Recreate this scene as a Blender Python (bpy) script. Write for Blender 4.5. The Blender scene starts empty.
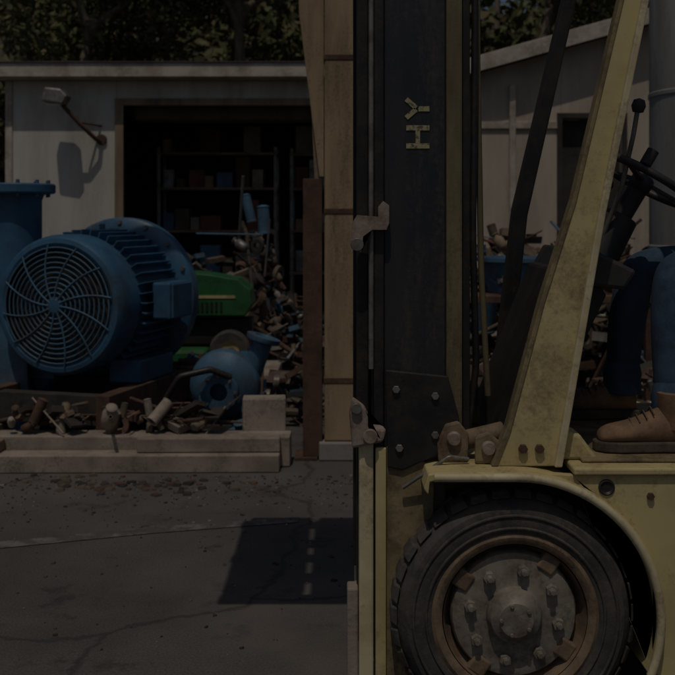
import bpy, bmesh, math, random
from mathutils import Vector, Matrix, Quaternion
import numpy as np
random.seed(7); np.random.seed(7)
S=bpy.context.scene
COL=S.collection

# ---------------------------------------------------------------- materials
def mat(name,c1,c2=None,scale=6.0,rough=0.7,metal=0.0,bump=0.15,lo=0.42,hi=0.62,c3=None,fine=60.0,spec=0.4,streak=False,dirt=0.35):
    m=bpy.data.materials.new(name); m.use_nodes=True
    nt=m.node_tree; N=nt.nodes; L=nt.links
    b=N['Principled BSDF']
    b.inputs['Roughness'].default_value=rough; b.inputs['Metallic'].default_value=metal
    b.inputs['Specular IOR Level'].default_value=spec
    tc=N.new('ShaderNodeTexCoord'); mp=N.new('ShaderNodeMapping'); L.new(tc.outputs['Object'],mp.inputs[0])
    if streak: mp.inputs['Scale'].default_value=(1,1,0.18)
    n=N.new('ShaderNodeTexNoise'); n.inputs['Scale'].default_value=scale; n.inputs['Detail'].default_value=8; n.inputs['Roughness'].default_value=0.65
    L.new(mp.outputs[0],n.inputs['Vector'])
    r=N.new('ShaderNodeValToRGB'); r.color_ramp.elements[0].position=lo; r.color_ramp.elements[1].position=hi
    c2=c2 or tuple(x*0.55 for x in c1)
    r.color_ramp.elements[0].color=(*c1,1); r.color_ramp.elements[1].color=(*c2,1)
    L.new(n.outputs[0],r.inputs[0])
    n2=N.new('ShaderNodeTexNoise'); n2.inputs['Scale'].default_value=fine; n2.inputs['Detail'].default_value=5; n2.inputs['Roughness'].default_value=.7
    L.new(tc.outputs['Object'],n2.inputs['Vector'])
    # dirt: broad mask times fine grain, so spots gather in patches
    mp3=N.new('ShaderNodeMapping'); mp3.inputs['Location'].default_value=(3.7,1.3,8.1); L.new(mp.outputs[0],mp3.inputs[0])
    n3=N.new('ShaderNodeTexNoise'); n3.inputs['Scale'].default_value=scale*.6; n3.inputs['Detail'].default_value=9; n3.inputs['Roughness'].default_value=.8
    L.new(mp3.outputs[0],n3.inputs['Vector'])
    mx=N.new('ShaderNodeMix'); mx.data_type='RGBA'
    ad=N.new('ShaderNodeMath'); ad.operation='MULTIPLY_ADD'; ad.inputs[1].default_value=.35; L.new(n2.outputs[0],ad.inputs[0]); L.new(n3.outputs[0],ad.inputs[2])
    r2=N.new('ShaderNodeValToRGB'); r2.color_ramp.elements[0].position=0.68; r2.color_ramp.elements[1].position=0.84
    r2.color_ramp.elements[1].color=(dirt*2,dirt*2,dirt*2,1)
    L.new(ad.outputs[0],r2.inputs[0]); L.new(r2.outputs[0],mx.inputs[0])
    L.new(r.outputs[0],mx.inputs[6]); c3=c3 or tuple(x*0.6 for x in c2); mx.inputs[7].default_value=(*c3,1)
    L.new(mx.outputs[2],b.inputs['Base Color'])
    rr=N.new('ShaderNodeMapRange'); rr.inputs[3].default_value=max(0.05,rough-0.12); rr.inputs[4].default_value=min(1,rough+0.15)
    L.new(n.outputs[0],rr.inputs[0]); L.new(rr.outputs[0],b.inputs['Roughness'])
    if bump>0:
        bp=N.new('ShaderNodeBump'); bp.inputs['Strength'].default_value=bump; bp.inputs['Distance'].default_value=0.004
        L.new(n2.outputs[0],bp.inputs['Height']); L.new(bp.outputs[0],b.inputs['Normal'])
    return m

M={}
M['yellow']=mat('worn_yellow_paint',(0.56,0.47,0.23),(0.46,0.37,0.18),4,0.5,0,0.1,c3=(0.14,0.10,0.065))
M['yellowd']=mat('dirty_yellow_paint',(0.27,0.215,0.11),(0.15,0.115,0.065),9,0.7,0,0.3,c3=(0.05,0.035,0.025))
M['olive']=mat('grimy_mast_paint',(0.17,0.14,0.075),(0.10,0.08,0.045),9,0.7,0,0.2,c3=(0.04,0.03,0.025),streak=True)
M['cream']=mat('faded_cream_paint',(0.60,0.53,0.34),(0.46,0.38,0.23),6,0.5,0,0.1,c3=(0.16,0.12,0.08))
M['black']=mat('black_steel_grease',(0.018,0.018,0.020),(0.032,0.029,0.028),10,0.45,0.1,0.2,c3=(0.06,0.045,0.03))
M['navy']=mat('dark_mast_paint',(0.020,0.022,0.028),(0.034,0.034,0.036),6,0.42,0.0,0.12,c3=(0.075,0.062,0.05),streak=True)
M['rubber']=mat('tyre_rubber',(0.045,0.043,0.042),(0.085,0.075,0.066),7,0.85,0,0.4,c3=(0.13,0.11,0.09))
M['hub']=mat('hub_grey_cream',(0.26,0.235,0.19),(0.15,0.125,0.10),14,0.6,0.1,0.3,c3=(0.07,0.05,0.035))
M['rimrust']=mat('rim_rusty_yellow',(0.22,0.16,0.10),(0.13,0.085,0.06),12,0.75,0,0.3,c3=(0.05,0.03,0.02))
M['steel']=mat('grey_steel',(0.26,0.25,0.235),(0.15,0.13,0.115),12,0.45,0.5,0.2)
M['chrome']=mat('hydraulic_rod',(0.5,0.5,0.5),(0.35,0.34,0.32),12,0.25,0.9,0.05)
M['castpink']=mat('bare_cast_steel',(0.33,0.27,0.23),(0.2,0.14,0.11),16,0.6,0.1,0.3)
M['rust']=mat('rusty_steel',(0.10,0.055,0.038),(0.055,0.032,0.024),8,0.85,0,0.4,c3=(0.16,0.09,0.055))
M['blue']=mat('blue_machine_paint',(0.040,0.125,0.22),(0.028,0.082,0.145),4,0.45,0,0.12,c3=(0.05,0.05,0.05))
M['blue2']=mat('blue_paint_faded',(0.065,0.15,0.24),(0.045,0.09,0.14),5,0.55,0,0.2,c3=(0.08,0.06,0.045))
M['green']=mat('green_machine_paint',(0.03,0.13,0.045),(0.02,0.08,0.03),5,0.4,0,0.1)
M['red']=mat('faded_red_paint',(0.20,0.05,0.035),(0.12,0.04,0.03),6,0.6,0,0.2)
M['wood']=mat('weathered_wood',(0.27,0.20,0.135),(0.17,0.12,0.08),5,0.85,0,0.4,c3=(0.08,0.06,0.045),streak=True)
M['plank']=mat('old_timber',(0.34,0.285,0.235),(0.22,0.18,0.145),3,0.9,0,0.5,c3=(0.09,0.07,0.06),dirt=.45)
M['post']=mat('tan_post_timber',(0.36,0.265,0.16),(0.24,0.17,0.10),5,0.9,0,0.4,c3=(0.10,0.07,0.05),streak=True,dirt=.45)
M['white']=mat('old_white_wall',(0.55,0.53,0.48),(0.44,0.41,0.36),2.2,0.9,0,0.25,c3=(0.26,0.23,0.19),streak=True)
M['beige']=mat('beige_stucco',(0.50,0.43,0.35),(0.40,0.33,0.27),2.5,0.9,0,0.3,streak=True)
M['fascia']=mat('painted_fascia',(0.50,0.45,0.38),(0.33,0.28,0.22),4,0.8,0,0.2)
M['roof']=mat('roofing_felt',(0.10,0.095,0.09),(0.06,0.055,0.05),3,0.95,0,0.5)
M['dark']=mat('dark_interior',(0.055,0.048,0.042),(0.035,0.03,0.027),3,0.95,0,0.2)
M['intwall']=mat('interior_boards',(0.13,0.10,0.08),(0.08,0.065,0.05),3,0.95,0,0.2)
M['concrete']=mat('concrete',(0.26,0.245,0.225),(0.17,0.16,0.15),3,0.95,0,0.5)
M['tank']=mat('pale_tank_paint',(0.28,0.275,0.265),(0.20,0.195,0.185),3,0.6,0,0.1,streak=True)
M['denim']=mat('denim',(0.045,0.085,0.14),(0.03,0.055,0.095),10,0.95,0,0.3,fine=300)
M['shirt']=mat('grey_work_shirt',(0.16,0.16,0.17),(0.11,0.11,0.12),10,0.95,0,0.3,fine=250)
M['leather']=mat('tan_boot_leather',(0.25,0.155,0.095),(0.15,0.09,0.055),10,0.8,0,0.3,fine=150)
M['sole']=mat('boot_sole',(0.10,0.08,0.06),(0.05,0.04,0.03),14,0.9,0,0.3)
M['skin']=mat('skin',(0.45,0.26,0.18),(0.38,0.21,0.14),14,0.55,0,0.1,c3=(0.34,0.18,0.12))
M['hair']=mat('dark_hair',(0.03,0.02,0.015),(0.05,0.035,0.025),30,0.8,0,0.5)
M['eye']=mat('eye_white',(0.7,0.68,0.65),(0.65,0.6,0.58),10,0.3,0,0)
M['letter']=mat('faded_yellow_letters',(0.36,0.32,0.18),(0.10,0.09,0.06),55,0.7,0,0.1,lo=0.5,hi=0.6)
M['vinyl']=mat('black_vinyl',(0.03,0.03,0.03),(0.045,0.04,0.04),10,0.5,0,0.2)
M['bark']=mat('bark',(0.20,0.165,0.13),(0.10,0.08,0.06),6,0.95,0,1.0,fine=25,streak=True)
M['cardboard']=mat('cardboard',(0.28,0.19,0.11),(0.2,0.14,0.09),4,0.9,0,0.2)
M['litter']=mat('brown_debris',(0.13,0.10,0.075),(0.075,0.058,0.043),6,0.95,0,0.5)
M['grime']=mat('dark_grime',(0.05,0.043,0.037),(0.03,0.026,0.023),6,0.9,0,0.5)

# ---------------------------------------------------------------- helpers
def group(name,loc=(0,0,0)):
    e=bpy.data.objects.new(name,None); e.location=loc; e.empty_display_size=0.2; COL.objects.link(e); return e
def attach(o,parent):
    if parent is not None:
        o.parent=parent; o.matrix_parent_inverse=Matrix.Translation(parent.location).inverted()
def fin(bm,name,m,parent=None,smooth=False,bevel=0.0,seg=2):
    bmesh.ops.recalc_face_normals(bm,faces=bm.faces[:])
    me=bpy.data.meshes.new(name); bm.to_mesh(me); bm.free()
    o=bpy.data.objects.new(name,me); COL.objects.link(o)
    for mm in (m if isinstance(m,list) else [m]): me.materials.append(mm)
    if smooth:
        for p in me.polygons: p.use_smooth=True
    if bevel>0:
        md=o.modifiers.new('bev','BEVEL'); md.width=bevel; md.segments=seg; md.limit_method='ANGLE'; md.angle_limit=math.radians(35)
        md.harden_normals=False
    attach(o,parent); return o
def add_box(bm,x0,x1,y0,y1,z0,z1,R=None,mi=0):
    vs=[bm.verts.new((x,y,z)) for x in (x0,x1) for y in (y0,y1) for z in (z0,z1)]
    if R is not None:
        for v in vs: v.co=R@v.co
    for f in ((0,1,3,2),(4,6,7,5),(0,4,5,1),(2,3,7,6),(0,2,6,4),(1,5,7,3)):
        fc=bm.faces.new([vs[i] for i in f]); fc.material_index=mi
def box(name,x0,x1,y0,y1,z0,z1,m,parent=None,bevel=0.004,R=None):
    bm=bmesh.new(); add_box(bm,x0,x1,y0,y1,z0,z1,R); return fin(bm,name,m,parent,False,bevel)
def frame(p0,p1):
    p0=Vector(p0); d=Vector(p1)-p0; q=d.to_track_quat('Z','Y'); return Matrix.Translation(p0)@q.to_matrix().to_4x4(), d.length
def add_lathe(bm,prof,p0,p1,seg=32,mi=0,smooth=True,R=None):
    T,_=frame(p0,p1)
    if R is not None: T=R@T
    rings=[]
    for r,t in prof:
        if r<1e-5: rings.append([bm.verts.new(T@Vector((0,0,t)))])
        else: rings.append([bm.verts.new(T@Vector((r*math.cos(2*math.pi*i/seg),r*math.sin(2*math.pi*i/seg),t))) for i in range(seg)])
    for a,b in zip(rings,rings[1:]):
        for i in range(seg):
            j=(i+1)%seg
            if len(a)==1 and len(b)==1: continue
            if len(a)==1: f=bm.faces.new([a[0],b[i],b[j]])
            elif len(b)==1: f=bm.faces.new([a[i],a[j],b[0]])
            else: f=bm.faces.new([a[i],a[j],b[j],b[i]])
            f.material_index=mi; f.smooth=smooth
def shsmooth(o,ang=35):
    md=o.modifiers.new('es','EDGE_SPLIT'); md.split_angle=math.radians(ang); return o
def lathe(name,prof,p0,p1,m,parent=None,seg=48):
    bm=bmesh.new(); add_lathe(bm,prof,p0,p1,seg); return shsmooth(fin(bm,name,m,parent))
def cyl(name,p0,p1,r,m,parent=None,r2=None,seg=28):
    L=(Vector(p1)-Vector(p0)).length; r2=r if r2 is None else r2; b=min(r,r2)*0.08
    return lathe(name,[(0,0),(r-b,0),(r,b),(r2,L-b),(r2-b,L),(0,L)],p0,p1,m,parent,seg)
def prism(name,pts,y0,y1,m,parent=None,bevel=0.004):
    bm=bmesh.new()
    a=[bm.verts.new((x,y0,z)) for x,z in pts]; b=[bm.verts.new((x,y1,z)) for x,z in pts]
    bm.faces.new(a); bm.faces.new(b[::-1]); n=len(pts)
    for i in range(n):
        j=(i+1)%n; bm.faces.new([a[i],a[j],b[j],b[i]])
    bmesh.ops.triangulate(bm,faces=[f for f in bm.faces if len(f.verts)>4])
    return fin(bm,name,m,parent,False,bevel)
def tube(name,pts,r,m,parent=None,cyclic=False,smooth=True):
    cu=bpy.data.curves.new(name,'CURVE'); cu.dimensions='3D'; cu.bevel_depth=r; cu.bevel_resolution=4; cu.use_fill_caps=True
    if smooth and len(pts)>2:
        sp=cu.splines.new('NURBS'); sp.order_u=3; sp.use_endpoint_u=True; sp.resolution_u=8
    else: sp=cu.splines.new('POLY')
    sp.points.add(len(pts)-1)
    for p,q in zip(sp.points,pts): p.co=(*q,1)
    sp.use_cyclic_u=cyclic
    cu.materials.append(m); o=bpy.data.objects.new(name,cu); COL.objects.link(o); attach(o,parent); return o
def skin(name,verts,edges,radii,m,parent=None,sub=2,root=0,assign=None):
    me=bpy.data.meshes.new(name); me.from_pydata([tuple(v) for v in verts],edges,[])
    o=bpy.data.objects.new(name,me); COL.objects.link(o)
    md=o.modifiers.new('sk','SKIN'); md.use_smooth_shade=True
    for i,r in enumerate(radii):
        rr=r if isinstance(r,tuple) else (r,r)
        me.skin_vertices[0].data[i].radius=rr
        me.skin_vertices[0].data[i].use_root=(i==root)
    s=o.modifiers.new('ss','SUBSURF'); s.levels=sub; s.render_levels=sub
    dg=bpy.context.evaluated_depsgraph_get(); dg.update()
    me2=bpy.data.meshes.new_from_object(o.evaluated_get(dg)); o.modifiers.clear(); o.data=me2
    me2.materials.clear()
    for mm in (m if isinstance(m,list) else [m]): me2.materials.append(mm)
    for p in me2.polygons:
        p.use_smooth=True; p.material_index=assign(p.center) if assign else 0
    attach(o,parent); return o

# ---------------------------------------------------------------- ground
def ground():
    m=bpy.data.materials.new('asphalt'); m.use_nodes=True; nt=m.node_tree; N=nt.nodes; L=nt.links; b=N['Principled BSDF']
    tc=N.new('ShaderNodeTexCoord')
    def noise(s,d=8,r=.6):
        n=N.new('ShaderNodeTexNoise'); n.inputs['Scale'].default_value=s; n.inputs['Detail'].default_value=d; n.inputs['Roughness'].default_value=r
        L.new(tc.outputs['Object'],n.inputs['Vector']); return n
    def ramp(src,a,bb,ca,cb):
        r=N.new('ShaderNodeValToRGB'); r.color_ramp.elements[0].position=a; r.color_ramp.elements[1].position=bb
        r.color_ramp.elements[0].color=(*ca,1); r.color_ramp.elements[1].color=(*cb,1); L.new(src,r.inputs[0]); return r
    def mix(f,a,bb,t='MIX'):
        x=N.new('ShaderNodeMix'); x.data_type='RGBA'; x.blend_type=t
        if isinstance(f,float): x.inputs[0].default_value=f
        else: L.new(f,x.inputs[0])
        L.new(a,x.inputs[6]); L.new(bb,x.inputs[7]); return x
    n1=noise(1.1); n2=noise(120,4); n3=noise(3.2,9,.72); n4=noise(0.45,5); n5=noise(28,5,.7)
    base=ramp(n1.outputs[0],.32,.70,(0.058,0.053,0.049),(0.110,0.100,0.091))
    g=ramp(n2.outputs[0],.34,.68,(0.55,0.55,0.55),(1.5,1.47,1.44))
    x=mix(0.75,base.outputs[0],g.outputs[0],'MULTIPLY')
    stain=ramp(n3.outputs[0],.57,.64,(0,0,0),(0.7,0.7,0.7))
    dk=N.new('ShaderNodeRGB'); dk.outputs[0].default_value=(0.030,0.027,0.025,1)
    x=mix(stain.outputs[0],x.outputs[2],dk.outputs[0])
    dust=ramp(n4.outputs[0],.48,.62,(0,0,0),(0.5,0.5,0.5))
    du=N.new('ShaderNodeRGB'); du.outputs[0].default_value=(0.16,0.137,0.115,1)
    x=mix(dust.outputs[0],x.outputs[2],du.outputs[0])
    vo=N.new('ShaderNodeTexVoronoi'); vo.inputs['Scale'].default_value=70; L.new(tc.outputs['Object'],vo.inputs['Vector'])
    sp=ramp(vo.outputs['Distance'],.06,.14,(0.6,0.6,0.6),(0,0,0))
    sp2=ramp(n5.outputs[0],.56,.62,(0,0,0),(1,1,1)); spm=mix(1.0,sp.outputs[0],sp2.outputs[0],'MULTIPLY')
    pl=N.new('ShaderNodeRGB'); pl.outputs[0].default_value=(0.18,0.16,0.14,1)
    x=mix(spm.outputs[2],x.outputs[2],pl.outputs[0])
    wr=noise(1.6,6); vm=N.new('ShaderNodeVectorMath'); vm.operation='MULTIPLY_ADD'; vm.inputs[1].default_value=(.5,.5,.5)
    L.new(wr.outputs['Color'],vm.inputs[0]); L.new(tc.outputs['Object'],vm.inputs[2])
    vc=N.new('ShaderNodeTexVoronoi'); vc.feature='DISTANCE_TO_EDGE'; vc.inputs['Scale'].default_value=0.4; L.new(vm.outputs[0],vc.inputs['Vector'])
    cr=ramp(vc.outputs['Distance'],.002,.008,(0.75,0.75,0.75),(0,0,0))
    x=mix(cr.outputs[0],x.outputs[2],dk.outputs[0])
    L.new(x.outputs[2],b.inputs['Base Color']); b.inputs['Roughness'].default_value=.9
    bp=N.new('ShaderNodeBump'); bp.inputs['Strength'].default_value=.6; bp.inputs['Distance'].default_value=.006
    L.new(n2.outputs[0],bp.inputs['Height']); L.new(bp.outputs[0],b.inputs['Normal'])
    bm=bmesh.new(); vs=[bm.verts.new(p) for p in ((-400,-400,0),(400,-400,0),(400,400,0),(-400,400,0))]; bm.faces.new(vs)
    fin(bm,'ground',m)
    pm=mat('faded_line_paint',(0.17,0.155,0.14),(0.085,0.078,0.072),9,0.9,0,0.3,lo=.42,hi=.55,c3=(0.065,0.06,0.055),fine=120,dirt=.5)
    bm=bmesh.new(); 
    a=[(-2.6,4.45),(-0.9,5.02),(-0.2,5.20),(-0.2,5.29),(-0.92,5.12),(-2.64,4.55)]
    bm.faces.new([bm.verts.new((x,y,0.004)) for x,y in a]); fin(bm,'painted_line',pm)
ground()

def flake(bm,x,y,s,mi,r):
    # irregular chip: distorted low polygon, lightly domed
    n=r.choice([4,5,6]); a0=r.uniform(0,6.28); z=0.003+s*.18
    top=[bm.verts.new((x+s*.8*math.cos(a0+6.283*i/n)*r.uniform(.6,1.1),y+s*.8*math.sin(a0+6.283*i/n)*r.uniform(.6,1.1),z*r.uniform(.8,1.6))) for i in range(n)]
    bot=[bm.verts.new((v.co.x+ (v.co.x-x)*.25,v.co.y+(v.co.y-y)*.25,0.001)) for v in top]
    f=bm.faces.new(top); f.material_index=mi
    for i in range(n):
        j=(i+1)%n; f=bm.faces.new([top[i],bot[i],bot[j],top[j]]); f.material_index=mi
bm=bmesh.new(); rg=random.Random(12)
for i in range(1500):
    y=6.15-abs(rg.gauss(0,.45)) if rg.random()<.75 else rg.uniform(3.6,6.0)
    x=rg.uniform(-4,1.2)
    s=rg.choice([.004,.005,.006,.008,.011,.016])*rg.uniform(.6,1.1)
    flake(bm,x,y,s,rg.choice([0,1,1,2,3,3]),rg)
for i in range(60):
    x=rg.gauss(-1.15,.35); y=rg.gauss(5.95,.12); flake(bm,x,y,rg.uniform(.02,.05),rg.choice([1,3,3,2]),rg)
fin(bm,'gravel',[M['concrete'],M['litter'],M['rust'],M['grime']],None,False,0)

# ---------------------------------------------------------------- forklift
FK=group('forklift',(1.2,3.5,0))
WX,WZ,WR=0.53,0.375,0.372
def wheel(name,cx,cz,R,y0,y1,sgn,parent):
    w=abs(y1-y0); k=R/0.372
    o=(cx,y0,cz); p=(cx,y1,cz)
    prof=[(.235*k,.02),(.255*k,.004),(.29*k,0.0),(.325*k,.006),(.350*k,.022),(.366*k,.045),(.372*k,.075),(.372*k,w-.075),(.366*k,w-.045),(.345*k,w-.02),(.29*k,w),(.235*k,w-.02),(.235*k,.02)]
    lathe(name+'_tyre',[(r-(.010*k if r>.34*k else 0),t) for r,t in prof],o,p,M['rubber'],parent,72)
    bm=bmesh.new(); T,_=frame(o,p); n=34; rw=random.Random(5)
    for i in range(n):
        for side in (0,1):
            a=2*math.pi*(i+.5*side)/n
            R4=T@Matrix.Rotation(a,4,'Z')
            t0=.022 if side==0 else w*.53; t1=w*.47 if side==0 else w-.022
            vs=[]; hw=R*math.pi/n*.74; sk=.35*hw; Rw=R-rw.uniform(0,.004)
            pts=[(R*.945,t0),(Rw,t0+.022 if side==0 else t0),(Rw,t1 if side==0 else t1-.022),(R*.945,t1)]
            for q,(r,t) in enumerate(pts):
                for s in (-1,1):
                    vs.append(bm.verts.new(R4@Vector((r,s*hw*(.92 if r==Rw else 1.1)+sk*(t-w/2)*8,t))))
            for f in ((0,2,3,1),(2,4,5,3),(4,6,7,5),(6,0,1,7),(0,6,4,2),(1,3,5,7)): bm.faces.new([vs[j] for j in f])
    fin(bm,name+'_tread_blocks',M['rubber'],parent,False,.004)
    lathe(name+'_sidewall_ring',[(.300*k,-.001),(.303*k,-.004),(.307*k,-.004),(.310*k,.000)],o,p,M['rubber'],parent,72)
    lathe(name+'_sidewall_ring_inner',[(.262*k,.003),(.264*k,-.002),(.268*k,-.003),(.272*k,.002)],o,p,M['rubber'],parent,72)
    lathe(name+'_rim',[(.215*k,.05),(.218*k,.012),(.228*k,.004),(.240*k,.002),(.250*k,.008),(.252*k,.03)],o,p,M['rimrust'],parent,64)
    lathe(name+'_rim_well',[(.215*k,.012),(.205*k,.05),(.19*k,.075),(.15*k,.085),(0,.085)],o,p,M['rimrust'],parent,64)
    lathe(name+'_disc',[(.190*k,.085),(.190*k,.045),(.184*k,.034),(.165*k,.030),(.10*k,.034),(.085*k,.03),(.08*k,.012),(.074*k,-.002),(.055*k,-.012),(.05*k,-.018),(.02*k,-.02),(0,-.02)],o,p,M['hub'],parent,48)
    bm=bmesh.new()
    for i in range(8):
        a=2*math.pi*i/8+.2; R4=T@Matrix.Rotation(a,4,'Z')@Matrix.Translation((.135*k,0,0))
        add_lathe(bm,[(0,.0),(.010,.0),(.010,.014),(.019,.014),(.019,.032),(0,.032)],(0,0,0),(0,0,1),6,0,False,R4)
    for i in range(5):
        a=2*math.pi*i/5; R4=T@Matrix.Rotation(a,4,'Z')@Matrix.Translation((.045*k,0,-.024))
        add_lathe(bm,[(0,0),(.007,0),(.007,.012)],(0,0,0),(0,0,1),6,0,False,R4)
    fin(bm,name+'_lug_nuts',M['hub'],parent,False,.002)
    bm=bmesh.new()
    for i in range(4):
        a=2*math.pi*i/4+.6; R4=T@Matrix.Rotation(a,4,'Z'); add_box(bm,.158*k,.212*k,-.028,.028,.024,.06,R4)
    fin(bm,name+'_rim_clamps',M['rimrust'],parent,False,.006)
wheel('front_wheel_near',WX,WZ,WR,3.0,3.23,-1,FK)
wheel('front_wheel_far',WX,WZ,WR,4.08,3.85,1,FK)
wheel('rear_wheel_near',1.98,.29,.285,3.06,3.24,-1,FK)
wheel('rear_wheel_far',1.98,.29,.285,4.02,3.84,1,FK)
cyl('front_axle',(WX,3.2,WZ),(WX,3.88,WZ),.07,M['black'],FK)
cyl('rear_axle',(1.98,3.2,.29),(1.98,3.88,.29),.05,M['black'],FK)

def fender(name,y0,y1):
    bm=bmesh.new(); ro,ri=.440,.418
    path=[]
    for i in range(0,25):
        a=math.radians(-22+ (90+22)*i/24); path.append((WX+ro*math.cos(a),WZ+ro*math.sin(a),WX+ri*math.cos(a),WZ+ri*math.sin(a)))
    path.append((.30,WZ+ro,.30,WZ+ri)); path.append((.268,WZ+ro-.006,.272,WZ+ri-.008)); path.append((.255,WZ+ro-.05,.268,WZ+ri-.045))
    secs=[]
    for a,b,c,d in path:
        secs.append([bm.verts.new(v) for v in ((a,y0,b),(a,y1,b),(c,y1,d),(c,y0,d))])
    for s,t in zip(secs,secs[1:]):
        for i in range(4):
            j=(i+1)%4; bm.faces.new([s[i],s[j],t[j],t[i]])
    bm.faces.new(secs[0]); bm.faces.new(secs[-1][::-1])
    return fin(bm,name,M['yellow'],FK,False,.004)
fender('fender_near',2.975,3.30)
fender('fender_far',3.80,4.105)
lip=[]
for i in range(0,22):
    a=math.radians(-22+112*i/21); lip.append((WX+.425*math.cos(a),2.975,WZ+.425*math.sin(a)))
lip+= [(.42,2.975,WZ+.425),(.285,2.975,WZ+.425)]
tube('fender_lip_near',lip,.013,M['cream'],FK,smooth=False)

def side(name,y0,y1):
    pts=[]
    for i in range(15):
        a=math.radians(80-102*i/14); pts.append((WX+.438*math.cos(a),WZ+.438*math.sin(a)))
    pts+=[(1.02,.19),(1.62,.19)]
    for i in range(11):
        a=math.radians(180-180*i/10); pts.append((1.98+.33*math.cos(a),.27+.33*math.sin(a)))
    pts+=[(2.42,.27),(2.42,.60),(1.55,.62),(1.45,.80),(.70,.80)]
    prism(name,pts,y0,y1,M['yellow'],FK,.004)
side('side_panel_near',3.00,3.03)
side('side_panel_far',4.05,4.08)
lathe('tie_down_hole',[(0,.001),(.014,.001),(.02,-.004),(.024,-.002),(.026,.01)],(.80,2.998,.765),(.80,3.1,.765),M['black'],FK)
for i,(x,z) in enumerate([(.93,.74),(1.12,.70),(1.3,.74),(1.05,.4),(1.5,.4)]):
    cyl('panel_bolt_%d'%i,(x,2.988,z),(x,3.002,z),.011,M['rust'],FK,seg=6)
box('floor_plate',.70,1.42,2.985,4.095,.803,.825,M['yellow'],FK,.006)
box('floor_mat',.74,1.38,3.05,4.0,.826,.836,M['yellowd'],FK,.004)
box('chassis',.80,2.4,3.25,3.83,.22,.80,M['yellowd'],FK,.02)
box('front_frame',.30,.80,3.24,3.86,.22,.79,M['yellowd'],FK,.02)
box('front_plate',.20,.305,3.23,3.87,.30,.70,M['yellowd'],FK,.01)
prism('cowl',[(.50,.82),(.62,.82),(.86,1.32),(.80,1.40),(.73,1.40)],3.22,3.86,M['black'],FK,.012)
prism('dash_panel',[(.74,1.36),(.90,1.34),(.94,1.40),(.80,1.47)],3.16,3.92,M['vinyl'],FK,.012)
prism('cowl_foot',[(.60,.826),(.80,.826),(.745,.90),(.66,.93)],3.085,3.21,M['yellow'],FK,.01)
post=[(.475,.815),(.665,.815),(.795,1.575),(.995,2.55),(.935,2.55),(.716,1.62),(.622,1.318),(.52,.93)]
prism('guard_post_near',post,3.05,3.075,M['yellow'],FK,.004)
prism('guard_post_edge_near',[(.653,.816),(.676,.816),(.806,1.573),(1.004,2.55),(.983,2.55),(.785,1.577)],3.030,3.12,M['cream'],FK,.004)
prism('guard_post_front_edge_near',[(.465,.816),(.482,.816),(.525,.925),(.627,1.312),(.722,1.615),(.942,2.55),(.930,2.55),(.710,1.622),(.614,1.318),(.512,.935)],3.045,3.10,M['yellowd'],FK,.003)
cyl('guard_post_bolt_1',(.56,3.035,.87),(.56,3.052,.87),.014,M['rust'],FK,seg=6)
cyl('guard_post_bolt_2',(.61,3.035,.87),(.61,3.052,.87),.014,M['rust'],FK,seg=6)
postf=[(.60,.815),(.665,.815),(.745,1.575),(.965,2.55),(.915,2.55),(.69,1.60)]
prism('guard_post_far',postf,3.95,4.02,M['black'],FK,.006)  # black material puts shade into the far post's colour; its near twin is yellow
box('guard_roof_rail_near',.90,2.15,3.03,3.09,2.551,2.62,M['yellow'],FK,.01)
box('guard_roof_rail_far',.90,2.15,3.96,4.04,2.551,2.62,M['yellow'],FK,.01)
for i in range(9):
    x=.93+i*.147; box('guard_bar_%d'%i,x,x+.035,3.091,3.959,2.555,2.61,M['yellow'],FK,.004)
for nm,y in (('near',3.05),('far',3.97)):
    prism('guard_rear_leg_'+nm,[(2.10,.95),(2.16,.95),(2.13,2.549),(2.07,2.549)],y,y+.05,M['yellow'],FK,.006)
prism('engine_hood',[(1.42,.80),(2.12,.80),(2.12,1.12),(2.0,1.16),(1.50,1.16),(1.43,1.10)],3.12,3.96,M['yellow'],FK,.03)
prism('seat_cushion',[(1.36,1.165),(1.86,1.165),(1.86,1.26),(1.45,1.30),(1.36,1.26)],3.27,3.78,M['vinyl'],FK,.04)
prism('seat_backrest',[(1.80,1.265),(1.90,1.265),(2.02,1.78),(1.92,1.80)],3.29,3.76,M['vinyl'],FK,.04)
prism('counterweight',[(2.13,.30),(2.50,.28),(2.68,.38),(2.72,.60),(2.70,1.0),(2.60,1.14),(2.44,1.19),(2.13,1.19)],3.02,4.06,M['yellow'],FK,.06)
prism('step',[(1.04,.30),(1.42,.30),(1.42,.33),(1.04,.33)],2.96,3.0,M['black'],FK,.005)
# steering
sc=Vector((1.06,3.5,1.70)); ax=Vector((.50,0,.86)).normalized()
bm=bmesh.new(); q=ax.to_track_quat('Z','Y').to_matrix().to_4x4(); T=Matrix.Translation(sc)@q
NR,NS=40,10
rings=[[bm.verts.new(T@Vector(((.185+.014*math.cos(2*math.pi*j/NS))*math.cos(2*math.pi*i/NR)*1.0,(.185+.014*math.cos(2*math.pi*j/NS))*math.sin(2*math.pi*i/NR),.014*math.sin(2*math.pi*j/NS)))) for j in range(NS)] for i in range(NR)]
for i in range(NR):
    for j in range(NS):
        f=bm.faces.new([rings[i][j],rings[(i+1)%NR][j],rings[(i+1)%NR][(j+1)%NS],rings[i][(j+1)%NS]]); f.smooth=True
for k in range(3):
    R4=T@Matrix.Rotation(k*2.094+.5,4,'Z'); add_box(bm,.02,.18,-.014,.014,-.012,-.002,R4)
add_lathe(bm,[(0,-.04),(.04,-.04),(.04,.005),(.03,.015),(0,.015)],sc,sc+ax,20)
fin(bm,'steering_wheel',M['vinyl'],FK)
cyl('steering_knob',sc+T.to_3x3()@Vector((-.17,.06,.015)),sc+T.to_3x3()@Vector((-.17,.06,.07)),.02,M['vinyl'],FK)
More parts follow.
